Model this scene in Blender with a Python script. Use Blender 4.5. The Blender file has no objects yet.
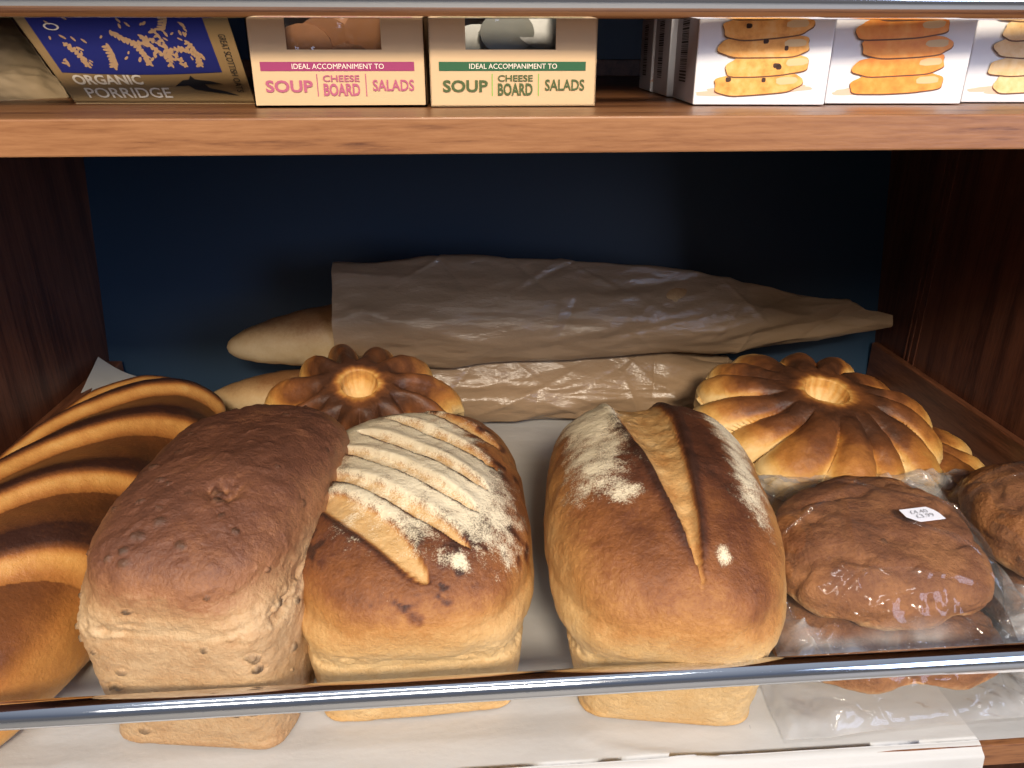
import bpy, math, random
import numpy as np
from math import sin, cos, pi, radians
from mathutils import Vector, Matrix

SC = bpy.context.scene
COL = SC.collection
ZT = -0.0237      # top face of the upper shelf board
ZF = -0.4030      # top face of the lower shelf board
YF = 0.336        # front edge of the shelves
XL, XR = -0.445, 0.556

# ------------------------------------------------------------------ noise
_r = np.random.RandomState(7)
_perm = np.tile(_r.permutation(256), 3)
_g = _r.normal(size=(256, 3)); _g /= np.linalg.norm(_g, axis=1)[:, None]

def perlin(P):
    P = np.asarray(P, float)
    i = np.floor(P).astype(int); f = P - i; i &= 255
    u = f * f * f * (f * (f * 6 - 15) + 10)
    out = np.zeros(P.shape[:-1])
    for dx in (0, 1):
        wx = u[..., 0] if dx else 1 - u[..., 0]
        for dy in (0, 1):
            wy = u[..., 1] if dy else 1 - u[..., 1]
            for dz in (0, 1):
                wz = u[..., 2] if dz else 1 - u[..., 2]
                h = _perm[_perm[_perm[(i[..., 0] + dx) & 255] + ((i[..., 1] + dy) & 255)] + ((i[..., 2] + dz) & 255)]
                g = _g[h]
                out += wx * wy * wz * (g[..., 0] * (f[..., 0] - dx) + g[..., 1] * (f[..., 1] - dy) + g[..., 2] * (f[..., 2] - dz))
    return out * 1.5

def fbm(P, freq, octs=3, seed=0.0, gain=0.5):
    P = np.asarray(P, float) * np.asarray(freq) + seed * 17.31
    s = 0; a = 1; n = 0
    for k in range(octs):
        s = s + a * perlin(P * 2.03 ** k + k * 5.1); n += a; a *= gain
    return s / n

def ridged(P, freq, octs=3, seed=0.0):
    P = np.asarray(P, float) * np.asarray(freq) + seed * 11.7
    s = 0; a = 1; n = 0
    for k in range(octs):
        s = s + a * (1 - np.abs(perlin(P * 1.9 ** k + k * 3.3)) * 2.2); n += a; a *= 0.5
    return s / n

def sstep(a, b, x):
    t = np.clip((x - a) / (b - a), 0, 1)
    return t * t * (3 - 2 * t)

# ------------------------------------------------------------------ object helpers
def mesh_obj(name, verts, faces, mat, parent=None, smooth=True, attrs=None):
    me = bpy.data.meshes.new(name)
    verts = np.asarray(verts, dtype=np.float32).reshape(-1, 3)
    if isinstance(faces, np.ndarray):
        nf, k = faces.shape
        me.vertices.add(len(verts)); me.vertices.foreach_set('co', verts.ravel())
        me.loops.add(nf * k); me.loops.foreach_set('vertex_index', faces.astype(np.int32).ravel())
        me.polygons.add(nf); me.polygons.foreach_set('loop_start', np.arange(0, nf * k, k, dtype=np.int32))
        me.update(calc_edges=True); me.validate()
    else:
        me.from_pydata([tuple(v) for v in verts], [], faces)
    me.polygons.foreach_set('use_smooth', [smooth] * len(me.polygons))
    if attrs:
        for k_, a in attrs.items():
            at = me.attributes.new(k_, 'FLOAT', 'POINT')
            at.data.foreach_set('value', np.asarray(a, dtype=np.float32).ravel())
    me.materials.append(mat)
    me.update()
    o = bpy.data.objects.new(name, me); COL.objects.link(o)
    if parent is not None: o.parent = parent
    return o

def empty(name, loc=(0, 0, 0), rotz=0):
    o = bpy.data.objects.new(name, None); COL.objects.link(o)
    o.empty_display_size = 0.02
    o.location = loc; o.rotation_euler = (0, 0, rotz)
    return o

def tag(o, label, cat, group=None):
    o['label'] = label; o['category'] = cat
    if group: o['group'] = group
    return o

def grid_faces(nr, na, wrap):
    r = np.arange(nr - 1)[:, None]; m = na if wrap else na - 1
    a = np.arange(m)[None, :]; b = (a + 1) % na
    return np.stack([r * na + a, r * na + b, (r + 1) * na + b, (r + 1) * na + a], -1).reshape(-1, 4)

def normals(V, wrap):
    du = np.gradient(V, axis=0)
    if wrap: dv = (np.roll(V, -1, 1) - np.roll(V, 1, 1)) / 2
    else: dv = np.gradient(V, axis=1)
    n = np.cross(dv, du); l = np.linalg.norm(n, axis=-1, keepdims=True)
    return n / np.maximum(l, 1e-9)

class MB:
    """collects simple solids into one mesh"""
    def __init__(s): s.v = []; s.f = []
    def add(s, vs, fs):
        n = len(s.v); s.v += [tuple(v) for v in vs]; s.f += [tuple(i + n for i in f) for f in fs]
    def box(s, x0, x1, y0, y1, z0, z1):
        s.add([(x0, y0, z0), (x1, y0, z0), (x1, y1, z0), (x0, y1, z0), (x0, y0, z1), (x1, y0, z1), (x1, y1, z1), (x0, y1, z1)],
              [(0, 3, 2, 1), (4, 5, 6, 7), (0, 1, 5, 4), (1, 2, 6, 5), (2, 3, 7, 6), (3, 0, 4, 7)])
    def poly(s, pts):
        s.add(pts, [tuple(range(len(pts)))])
    def tube(s, pts, r, n=16, cap=True):
        pts = [Vector(p) for p in pts]; rings = []
        for i, p in enumerate(pts):
            t = (pts[min(i + 1, len(pts) - 1)] - pts[max(i - 1, 0)]).normalized()
            up = Vector((0, 0, 1)) if abs(t.z) < .9 else Vector((1, 0, 0))
            a = t.cross(up).normalized(); b = a.cross(t)
            rr = r[i] if isinstance(r, (list, tuple)) else r
            rings.append([p + (a * cos(k * 2 * pi / n) + b * sin(k * 2 * pi / n)) * rr for k in range(n)])
        vs = [v for R in rings for v in R]; fs = []
        for i in range(len(pts) - 1):
            for k in range(n):
                fs.append((i * n + k, i * n + (k + 1) % n, (i + 1) * n + (k + 1) % n, (i + 1) * n + k))
        if cap: fs += [tuple(range(n))[::-1], tuple((len(pts) - 1) * n + k for k in range(n))]
        s.add(vs, fs)
    def build(s, name, mat, parent=None, smooth=False, bevel=0):
        o = mesh_obj(name, s.v, s.f, mat, parent, smooth)
        if bevel:
            b = o.modifiers.new('bevel', 'BEVEL'); b.width = bevel; b.segments = 2; b.limit_method = 'ANGLE'
        return o

# ------------------------------------------------------------------ materials
def mat_new(name):
    m = bpy.data.materials.new(name); m.use_nodes = True
    nt = m.node_tree; b = nt.nodes['Principled BSDF']
    return m, nt, b

def nd(nt, t, **kw):
    n = nt.nodes.new(t)
    for k, v in kw.items(): setattr(n, k, v)
    return n

def mth(nt, op, a, b=None, c=None, clamp=False):
    n = nd(nt, 'ShaderNodeMath', operation=op); n.use_clamp = clamp
    for i, x in enumerate((a, b, c)):
        if x is None: continue
        if isinstance(x, (int, float)): n.inputs[i].default_value = x
        else: nt.links.new(x, n.inputs[i])
    return n.outputs[0]

def noise(nt, scale, detail=3, vec=None, rough=.5, mapscale=None, rot=None):
    n = nd(nt, 'ShaderNodeTexNoise'); n.inputs['Scale'].default_value = scale
    n.inputs['Detail'].default_value = detail; n.inputs['Roughness'].default_value = rough
    if vec is None:
        vec = nd(nt, 'ShaderNodeTexCoord').outputs['Object']
    if mapscale is not None:
        mp = nd(nt, 'ShaderNodeMapping'); mp.inputs['Scale'].default_value = mapscale
        if rot: mp.inputs['Rotation'].default_value = rot
        nt.links.new(vec, mp.inputs[0]); vec = mp.outputs[0]
    nt.links.new(vec, n.inputs['Vector'])
    return n.outputs['Fac']

def ramp(nt, fac, stops):
    r = nd(nt, 'ShaderNodeValToRGB'); e = r.color_ramp.elements
    while len(e) < len(stops): e.new(.5)
    for i, (p, c) in enumerate(stops):
        e[i].position = p; e[i].color = (*c, 1)
    nt.links.new(fac, r.inputs[0]); return r.outputs[0]

def mixc(nt, fac, a, b):
    n = nd(nt, 'ShaderNodeMix', data_type='RGBA')
    if isinstance(fac, (int, float)): n.inputs[0].default_value = fac
    else: nt.links.new(fac, n.inputs[0])
    for i, x in ((6, a), (7, b)):
        if isinstance(x, tuple): n.inputs[i].default_value = (*x, 1)
        else: nt.links.new(x, n.inputs[i])
    return n.outputs[2]

def bump(nt, bsdf, h, strength=.3, dist=.002):
    b = nd(nt, 'ShaderNodeBump'); b.inputs['Strength'].default_value = strength
    b.inputs['Distance'].default_value = dist
    nt.links.new(h, b.inputs['Height']); nt.links.new(b.outputs[0], bsdf.inputs['Normal'])

def bread_mat(name, stops, rough=.5, bumpd=.0020, mottle=.28, spec=.35, flourc=(.84, .72, .50)):
    m, nt, b = mat_new(name)
    bake = nd(nt, 'ShaderNodeAttribute', attribute_name='bake').outputs['Fac']
    fl = nd(nt, 'ShaderNodeAttribute', attribute_name='flour').outputs['Fac']
    sp = nd(nt, 'ShaderNodeAttribute', attribute_name='seed').outputs['Fac']
    n1 = noise(nt, 38, 5, rough=.6); n2 = noise(nt, 420, 4, rough=.6)
    x = mth(nt, 'ADD', bake, mth(nt, 'MULTIPLY', mth(nt, 'SUBTRACT', n1, .5), mottle))
    n5 = noise(nt, 140, 5, rough=.7)
    x = mth(nt, 'ADD', x, mth(nt, 'MULTIPLY', mth(nt, 'SUBTRACT', n5, .5), mottle * .9))
    x = mth(nt, 'ADD', x, mth(nt, 'MULTIPLY', mth(nt, 'SUBTRACT', n2, .5), mottle * .7), clamp=True)
    c = ramp(nt, x, stops)
    # flour: speckled threshold
    n3 = noise(nt, 900, 3, rough=.7); n4 = noise(nt, 70, 4, rough=.65)
    fm = mth(nt, 'ADD', fl, mth(nt, 'MULTIPLY', mth(nt, 'SUBTRACT', n3, .5), .9))
    fm = mth(nt, 'ADD', fm, mth(nt, 'MULTIPLY', mth(nt, 'SUBTRACT', n4, .5), 1.0))
    fm = mth(nt, 'MULTIPLY', mth(nt, 'SUBTRACT', fm, .42), 3.2, clamp=True)
    fm = mth(nt, 'MULTIPLY', fm, mth(nt, 'GREATER_THAN', fl, .01))
    c = mixc(nt, mth(nt, 'MULTIPLY', fm, .92), c, flourc)
    c = mixc(nt, mth(nt, 'MULTIPLY', sp, .85), c, (.055, .035, .022))
    nt.links.new(c, b.inputs['Base Color'])
    b.inputs['Specular IOR Level'].default_value = spec
    rr = mth(nt, 'ADD', mth(nt, 'MULTIPLY', fm, .4), rough, clamp=True)
    nt.links.new(rr, b.inputs['Roughness'])
    h = mth(nt, 'ADD', mth(nt, 'MULTIPLY', noise(nt, 150, 6, rough=.68), 1.0), mth(nt, 'MULTIPLY', n2, .6))
    bump(nt, b, h, .7, bumpd)
    return m

def wood_mat(name, dark, mid, light, axis, rough=.38, scale=1.0, spec=.4):
    m, nt, b = mat_new(name)
    ms = [170, 170, 170]; ms[axis] = 7
    n1 = noise(nt, scale, 6, rough=.62, mapscale=tuple(ms))
    ms2 = [700, 700, 700]; ms2[axis] = 60
    n2 = noise(nt, scale, 4, rough=.6, mapscale=tuple(ms2))
    ms3 = [40, 40, 40]; ms3[axis] = 3
    n3 = noise(nt, scale, 3, mapscale=tuple(ms3))
    x = mth(nt, 'ADD', mth(nt, 'MULTIPLY', n1, .55), mth(nt, 'MULTIPLY', n2, .38))
    x = mth(nt, 'ADD', x, mth(nt, 'MULTIPLY', mth(nt, 'SUBTRACT', n3, .5), .5))
    c = ramp(nt, x, [(.36, dark), (.46, mid), (.60, light)])
    nt.links.new(c, b.inputs['Base Color'])
    b.inputs['Roughness'].default_value = rough; b.inputs['Specular IOR Level'].default_value = spec
    bump(nt, b, n2, .25, .0004)
    return m

def flat_mat(name, col, rough=.6, spec=.3, metal=0):
    m, nt, b = mat_new(name)
    n = noise(nt, 55, 3)
    c = mixc(nt, mth(nt, 'MULTIPLY', n, .35), col, tuple(v * .86 for v in col))
    nt.links.new(c, b.inputs['Base Color'])
    b.inputs['Roughness'].default_value = rough; b.inputs['Specular IOR Level'].default_value = spec
    b.inputs['Metallic'].default_value = metal
    return m

M = {}
M['oak'] = wood_mat('oak_veneer', (.10, .036, .015), (.215, .088, .033), (.28, .125, .050), 0)
M['mahogany'] = wood_mat('mahogany_veneer', (.055, .018, .011), (.10, .034, .019), (.145, .052, .027), 2, rough=.42)
M['mahogany_lip'] = wood_mat('mahogany_lip', (.09, .032, .016), (.15, .055, .026), (.21, .08, .04), 1, rough=.4)
M['navy'] = flat_mat('navy_back_panel', (.014, .040, .078), .40, .5)
M['store_floor'] = flat_mat('store_floor_vinyl', (.32, .30, .27), .5)

def chrome():
    m, nt, b = mat_new('polished_chrome')
    b.inputs['Metallic'].default_value = 1; b.inputs['Base Color'].default_value = (.72, .74, .78, 1)
    n = noise(nt, 30, 3, mapscale=(.2, 6, 6))
    nt.links.new(mth(nt, 'ADD', mth(nt, 'MULTIPLY', n, .08), .05), b.inputs['Roughness'])
    return m
M['chrome'] = chrome()

def paper_mat(name, col, transl=.25, rough=.55):
    m, nt, b = mat_new(name)
    n = noise(nt, 60, 4); c = mixc(nt, mth(nt, 'MULTIPLY', n, .3), col, tuple(v * .93 for v in col))
    nt.links.new(c, b.inputs['Base Color']); b.inputs['Roughness'].default_value = rough
    b.inputs['Specular IOR Level'].default_value = .35
    bump(nt, b, noise(nt, 22, 5, rough=.55, mapscale=(1, 1.6, 1)), .35, .004)
    tr = nd(nt, 'ShaderNodeBsdfTranslucent'); nt.links.new(c, tr.inputs[0])
    mx = nd(nt, 'ShaderNodeMixShader'); mx.inputs[0].default_value = transl
    nt.links.new(b.outputs[0], mx.inputs[1]); nt.links.new(tr.outputs[0], mx.inputs[2])
    nt.links.new(mx.outputs[0], nt.nodes['Material Output'].inputs[0])
    return m
M['parchment'] = paper_mat('white_parchment', (.66, .65, .63))
M['parchment2'] = paper_mat('grey_white_parchment', (.56, .56, .55))

def kraft_bag_mat():
    m, nt, b = mat_new('waxed_kraft_paper')
    n = noise(nt, 18, 4, mapscale=(1, 1, 2.5)); n2 = noise(nt, 300, 2)
    c = mixc(nt, n, (.33, .215, .125), (.45, .31, .19))
    c = mixc(nt, mth(nt, 'MULTIPLY', n2, .3), c, (.36, .24, .14))
    nt.links.new(c, b.inputs['Base Color']); b.inputs['Roughness'].default_value = .30
    b.inputs['Specular IOR Level'].default_value = .6
    bump(nt, b, noise(nt, 26, 5, rough=.6, mapscale=(.8, 1, 2.2)), .6, .006)
    tr = nd(nt, 'ShaderNodeBsdfTranslucent'); nt.links.new(c, tr.inputs[0])
    tp = nd(nt, 'ShaderNodeBsdfTransparent'); tp.inputs[0].default_value = (.8, .6, .4, 1)
    mx = nd(nt, 'ShaderNodeMixShader'); mx.inputs[0].default_value = .2
    nt.links.new(b.outputs[0], mx.inputs[1]); nt.links.new(tr.outputs[0], mx.inputs[2])
    mx2 = nd(nt, 'ShaderNodeMixShader'); mx2.inputs[0].default_value = .05
    nt.links.new(mx.outputs[0], mx2.inputs[1]); nt.links.new(tp.outputs[0], mx2.inputs[2])
    nt.links.new(mx2.outputs[0], nt.nodes['Material Output'].inputs[0])
    return m
M['kraft_bag'] = kraft_bag_mat()

def plastic():
    m, nt, b = mat_new('clear_film')
    nt.nodes.remove(b)
    tp = nd(nt, 'ShaderNodeBsdfTransparent'); tp.inputs[0].default_value = (.97, .97, .97, 1)
    gl = nd(nt, 'ShaderNodeBsdfGlossy'); gl.inputs['Roughness'].default_value = .09
    gl.inputs[0].default_value = (1, 1, 1, 1)
    df = nd(nt, 'ShaderNodeBsdfDiffuse'); df.inputs[0].default_value = (.8, .8, .8, 1)
    bp = nd(nt, 'ShaderNodeBump'); bp.inputs['Strength'].default_value = .8; bp.inputs['Distance'].default_value = .004
    nt.links.new(noise(nt, 30, 3, rough=.5), bp.inputs['Height'])
    nt.links.new(bp.outputs[0], gl.inputs['Normal'])
    lw = nd(nt, 'ShaderNodeLayerWeight'); lw.inputs[0].default_value = .18
    nt.links.new(bp.outputs[0], lw.inputs['Normal'])
    f = mth(nt, 'ADD', mth(nt, 'MULTIPLY', lw.outputs['Fresnel'], .32), .02, clamp=True)
    m0 = nd(nt, 'ShaderNodeMixShader'); fo = nd(nt, 'ShaderNodeAttribute', attribute_name='fold_glare').outputs['Fac']
    nt.links.new(mth(nt, 'ADD', mth(nt, 'MULTIPLY', fo, .34), .015), m0.inputs[0])  # white diffuse on the flanges stands in for glare off crumpled film
    nt.links.new(tp.outputs[0], m0.inputs[1]); nt.links.new(df.outputs[0], m0.inputs[2])
    mx = nd(nt, 'ShaderNodeMixShader'); nt.links.new(f, mx.inputs[0])
    nt.links.new(m0.outputs[0], mx.inputs[1]); nt.links.new(gl.outputs[0], mx.inputs[2])
    nt.links.new(mx.outputs[0], nt.nodes['Material Output'].inputs[0])
    return m
M['film'] = plastic()
M['kraft_card'] = flat_mat('kraft_card', (.62, .43, .24), .7)
M['white_card'] = flat_mat('white_card', (.78, .77, .78), .4, .4)
M['grey_card'] = flat_mat('grey_card', (.50, .48, .52), .5)
M['magenta'] = flat_mat('magenta_ink', (.30, .035, .12), .6)
M['rose'] = flat_mat('rose_ink', (.42, .10, .17), .6)
M['dark_green'] = flat_mat('dark_green_ink', (.02, .10, .04), .6)
M['olive'] = flat_mat('olive_ink', (.07, .10, .03), .6)
M['lime'] = flat_mat('lime_ink', (.22, .42, .08), .6)
M['cream_ink'] = flat_mat('cream_ink', (.85, .75, .62), .6)
M['black_ink'] = flat_mat('black_ink', (.015, .015, .018), .6)
M['grey_ink'] = flat_mat('grey_ink', (.25, .25, .28), .6)
M['blue_ink'] = flat_mat('blue_ink', (.014, .018, .12), .5)
M['gold_ink'] = flat_mat('gold_ink', (.36, .22, .12), .5)
M['pale_ink'] = flat_mat('pale_ink', (.62, .54, .44), .5)
M['kraft_pouch'] = flat_mat('kraft_pouch_paper', (.23, .145, .065), .5, .4)
M['kraft_pouch2'] = flat_mat('kraft_paper_packet', (.30, .22, .13), .5, .4)
M['label'] = flat_mat('label_paper', (.82, .83, .90), .5)

# ------------------------------------------------------------------ cabinet
cab = tag(empty('display_cabinet', (0, .66, ZF - .5)), 'dark wooden shop shelving unit holding the loaves and boxes, oak edged upper shelf', 'shelving unit')
cab_inv = Vector((0, -.66, -(ZF - .5)))
def cabpart(mb, name, mat, bevel=0, smooth=False):
    o = mb.build(name, mat, cab, smooth, bevel)
    o.location = cab_inv
    return o
def board(x0, x1, y0, y1, z0, z1, name, mat, bevel=.0008):
    b = MB(); b.box(x0, x1, y0, y1, z0, z1); return cabpart(b, name, mat, bevel)
YB = 1.02
board(XL, XR, YF, YB - .002, -.0385, ZT, 'shelf_board', M['oak'])
board(XL, XR, YF, YB - .002, ZF - .018, ZF, 'shelf_board', M['oak'])
board(XL, XR, YF, YB - .002, .088, .103, 'shelf_board', M['oak'])  # unseen board overhead, set low to shade the goods on the upper shelf
board(XL - .018, XL, .30, YB + .05, -1.0, .45, 'side_panel', M['mahogany'])
board(XR, XR + .018, .30, YB + .05, -1.0, .45, 'side_panel', M['mahogany'])
for x in (XR - .0002,):
    b = MB()
    for yy in (.845, .857, .866): b.box(x - .0010, x, yy, yy + .003, ZF, -.0387)
    cabpart(b, 'panel_seam', M['mahogany'])
# back panel: leans a little, its foot nearer the front; a vertical piece behind the upper bay
b = MB()
b.add([(XL, 1.00, -.0385), (XR, 1.00, -.0385), (XR, .93, ZF), (XL, .93, ZF), (XL, 1.012, -.0385), (XR, 1.012, -.0385), (XR, .942, ZF), (XL, .942, ZF)],
      [(0, 3, 2, 1), (4, 5, 6, 7), (0, 1, 5, 4), (1, 2, 6, 5), (2, 3, 7, 6), (3, 0, 4, 7)])
cabpart(b, 'back_panel', M['navy'])
board(XL, XR, .99, 1.0, ZT, .088, 'back_panel', M['navy'])
board(XL, XR, .966, .99, ZT, ZT + .018, 'back_rail', M['mahogany_lip'])
board(XL, XL + .020, YF + .01, .93, ZF, ZF + .050, 'side_lip', M['mahogany_lip'], .0015)
board(XR - .009, XR, YF + .01, .93, ZF, ZF + .050, 'side_lip', M['mahogany_lip'], .0015)
def rail(yl, yr, z, r):
    Yx = lambda x: yl + (yr - yl) * (x - XL) / (XR - XL)
    b = MB(); b.tube([(x, Yx(x), z) for x in (XL, XL + .25, .05, XR - .2, XR)], r, 48)
    rl = cabpart(b, 'guard_rail', M['chrome'], 0, True)
    for x in (XL + .004, XR - .004):
        c = MB(); c.tube([(x - .004, Yx(x), z), (x + .004, Yx(x), z)], r * 1.7, 24)
        c.build('end_socket', M['chrome'], rl, True)
rail(.338, .346, -.3382, .0077)
rail(.372, .372, .0222, .0078)

# store floor far below
b = MB(); b.box(-3, 3, -3, 3, -1.02, -1.0)
fl = b.build('floor', M['store_floor']); fl['kind'] = 'structure'

# ------------------------------------------------------------------ loaf builders
def resample(pts, n):
    p = np.array(pts, float)
    d = np.concatenate([[0], np.cumsum(np.linalg.norm(np.diff(p[:, :4] * np.array([.06, 1, 1, 0]), axis=0), axis=1))])
    t = np.linspace(0, d[-1], n)
    return np.stack([np.interp(t, d, p[:, k]) for k in range(p.shape[1])], 1)

def smooth1(a, k):
    for _ in range(k):
        a[1:-1] = (a[:-2] + 2 * a[1:-1] + a[2:]) / 4
    return a

def tin_loaf(mat, a, b, h0, H, over, seed, cutf=None, bakef=None, q=2.3, nd_=2.6, nr=230, na=340, lump=.004,
             flare=.006, shred=.0016, lean=(0, 0), hs=.42, crownf=None):
    pts = [(m, -.002, 0, 9.0) for m in np.linspace(.0, 1, 14)]
    pts += [(1, 0, .0025, 9.0)]
    for k in np.linspace(.08, 1, 14): pts.append((1, flare * k, h0 * k, 7 - 1.5 * k))
    pts += [(1, flare - .001, h0 + .003, 5.2)]
    h1 = h0 + (H - h0) * hs
    for k in np.linspace(.1, .95, 10):
        pts.append((1, flare + (over - flare) * sin(k * pi / 2), h0 + .005 + (h1 - h0 - .005) * k, 5.0 - (5.0 - nd_) * k))
    for ph in np.linspace(0, pi / 2, 60):
        m = max(cos(ph), 0) ** (2 / q)
        pts.append((m, over * m, h1 + (H - h1) * sin(ph) ** (2 / q), nd_ - .3 * (1 - m)))
    P = smooth1(resample(pts, nr), 2)
    th = np.linspace(0, 2 * pi, na, endpoint=False)[None, :]
    m, o, z, n = [P[:, k][:, None] for k in range(4)]
    ct, st = np.cos(th), np.sin(th)
    # superellipse as a radial curve: directions spaced so the corners get vertices
    def se(n, A, B):
        return np.sign(ct) * np.abs(ct) ** (2 / n) * A, np.sign(st) * np.abs(st) ** (2 / n) * B
    X, Y = se(n, a * m + o, b * m + o)
    Z = z + 0 * X
    zr = Z / H
    X = X + lean[0] * sstep(.2, 1, zr) ; Y = Y + lean[1] * sstep(.2, 1, zr)
    V = np.stack([X, Y, Z], -1)
    N = normals(V, True)
    S = fbm(V, 13, 3, seed); dome = sstep(h0, h0 + .02, Z)
    side = (1 - dome) * sstep(0, .01, Z)
    line = h0 + .010 * fbm(V * np.array([1, 1, 0]), 22, 3, seed + 3)
    D = lump * S * (.35 + .65 * dome)
    D += .0012 * fbm(V, 60, 3, seed + 5)
    sh = np.exp(-((Z - line - .007) / .009) ** 2)
    D += sh * shred * (fbm(V, (120, 120, 200), 3, seed + 9) * 1.8 - .9)
    D += side * .0008 * fbm(V, 170, 3, seed + 2)
    if crownf is not None: Z2 = crownf(X, Y); V[..., 2] += Z2 * sstep(h0, H, Z)
    bake = sstep(h0 + .0, h1 + .01, Z) * .36 + sstep(h1, H * .97, Z) * .30 + .14 * S + .1 * fbm(V, 35, 3, seed + 1)
    bake = np.where(Z < line, .11 + .12 * fbm(V, 30, 3, seed + 4) + .10 * sstep(.012, 0, Z), bake)
    bake = bake * (1 - sh * .6) + sh * .02
    flour = np.zeros_like(bake); seedm = np.zeros_like(bake)
    if cutf is not None:
        d2, bake, flour = cutf(X, Y, Z, V, bake, flour, dome); D = D + d2
    if bakef is not None:
        d3, bake, flour, seedm = bakef(X, Y, Z, V, bake, flour, dome); D = D + d3
    pole = (sstep(.10, .03, m) * (z > H * .5))[..., None]
    N = N * (1 - pole) + np.array([0, 0, 1.0]) * pole
    V = V + N * D[..., None]
    V[..., 2] = np.maximum(V[..., 2], 0.0004)
    return V, np.clip(bake, 0, 1), np.clip(flour, 0, 1), np.clip(seedm, 0, 1)

def finish_loaf(name, label, mat, data, loc, rotz, tilt=(0, 0), cat='bread', group=None):
    V, bake, flour, seedm = data
    o = mesh_obj(name, V, grid_faces(V.shape[0], V.shape[1], True), mat, None, True,
                 {'bake': bake, 'flour': flour, 'seed': seedm})
    o.location = loc; o.rotation_euler = (tilt[0], tilt[1], rotz)
    tag(o, label, cat, group)
    return o

def seg(X, Y, p0, p1):
    """signed distance across and fraction along a segment in plan"""
    dx, dy = p1[0] - p0[0], p1[1] - p0[1]; L = math.hypot(dx, dy); dx /= L; dy /= L
    u = ((X - p0[0]) * dx + (Y - p0[1]) * dy) / L
    v = -(X - p0[0]) * dy + (Y - p0[1]) * dx
    return u, v

GOLD = [(0, (.66, .46, .23)), (.22, (.58, .345, .135)), (.45, (.44, .20, .058)), (.65, (.25, .090, .028)), (.85, (.115, .038, .017)), (1, (.05, .02, .012))]
M['bread_gold'] = bread_mat('golden_crust', GOLD)
DARK = [(0, (.56, .38, .21)), (.2, (.46, .27, .13)), (.45, (.31, .135, .060)), (.7, (.165, .066, .036)), (1, (.07, .03, .02))]
M['bread_dark'] = bread_mat('malted_crust', DARK, rough=.45, bumpd=.0022, mottle=.36)
BLM = [(0, (.68, .42, .15)), (.25, (.58, .28, .075)), (.5, (.40, .155, .038)), (.72, (.19, .065, .020)), (1, (.045, .018, .012))]
M['bread_bloomer'] = bread_mat('bloomer_crust', BLM, rough=.36, bumpd=.0010, mottle=.20, spec=.4)
M['bread_flower'] = bread_mat('enriched_crust', [(0, (.82, .58, .26)), (.25, (.68, .37, .10)), (.5, (.45, .18, .042)), (.75, (.19, .066, .022)), (1, (.07, .028, .014))], rough=.46, bumpd=.0010, mottle=.22, spec=.35)
M['bread_fruit'] = bread_mat('fruit_loaf_crust', [(0, (.62, .38, .18)), (.3, (.36, .155, .055)), (.6, (.185, .068, .026)), (1, (.05, .022, .014))], rough=.6, bumpd=.0030, mottle=.42, spec=.25)
M['bread_pale'] = bread_mat('pale_baguette_crust', [(0, (.62, .48, .28)), (.4, (.50, .32, .15)), (.7, (.28, .13, .05)), (1, (.12, .05, .02))], rough=.5, bumpd=.0006)

# loaf with one long split and flour
def cut3(X, Y, Z, V, bake, flour, dome):
    u, v = seg(X, Y, (-.022, .135), (.011, -.116))
    v = v + .0015 * fbm(V, 30, 2, 4.4)
    w = .0200 * np.clip(np.minimum(1, (1.01 - u) * 1.5), 0.02, 1) ** .8
    ins = sstep(1.15, .85, np.abs(v) / w) * sstep(1.05, .98, u) * dome
    D = -.0075 * ins * (1 - .5 * (v / w) ** 2 * (np.abs(v) < w))
    edge = np.exp(-((np.abs(v) - w * 1.25) / .004) ** 2) * sstep(1.05, .9, u) * dome
    D += .0022 * edge
    top = sstep(.062, .115, Z)
    bake = bake + .26 * edge * top + .26 * top * np.exp(-((v - .035) / .022) ** 2) + .16 * top * np.exp(-((v + .028) / .03) ** 2)
    bake = bake * (1 - ins) + ins * (.27 + .30 * fbm(V, 70, 4, 2))
    D += ins * .0016 * fbm(V, 110, 3, 7.7)
    fx = np.exp(-((X + .050) / .030) ** 2) * sstep(-.10, -.02, Y) + .95 * np.exp(-((X - .055) / .016) ** 2) * sstep(-.115, -.03, Y)
    fx += .35 * sstep(.02, .08, Y)
    spots = .7 * np.exp(-(((X - .026) / .006) ** 2 + ((Y + .103) / .010) ** 2)) + .5 * np.exp(-(((X + .030) / .012) ** 2 + ((Y + .060) / .010) ** 2))
    flour = (fx * .74 + spots) * top * (1 - .62 * ins) + .12 * ins
    return D, bake, flour

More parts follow.
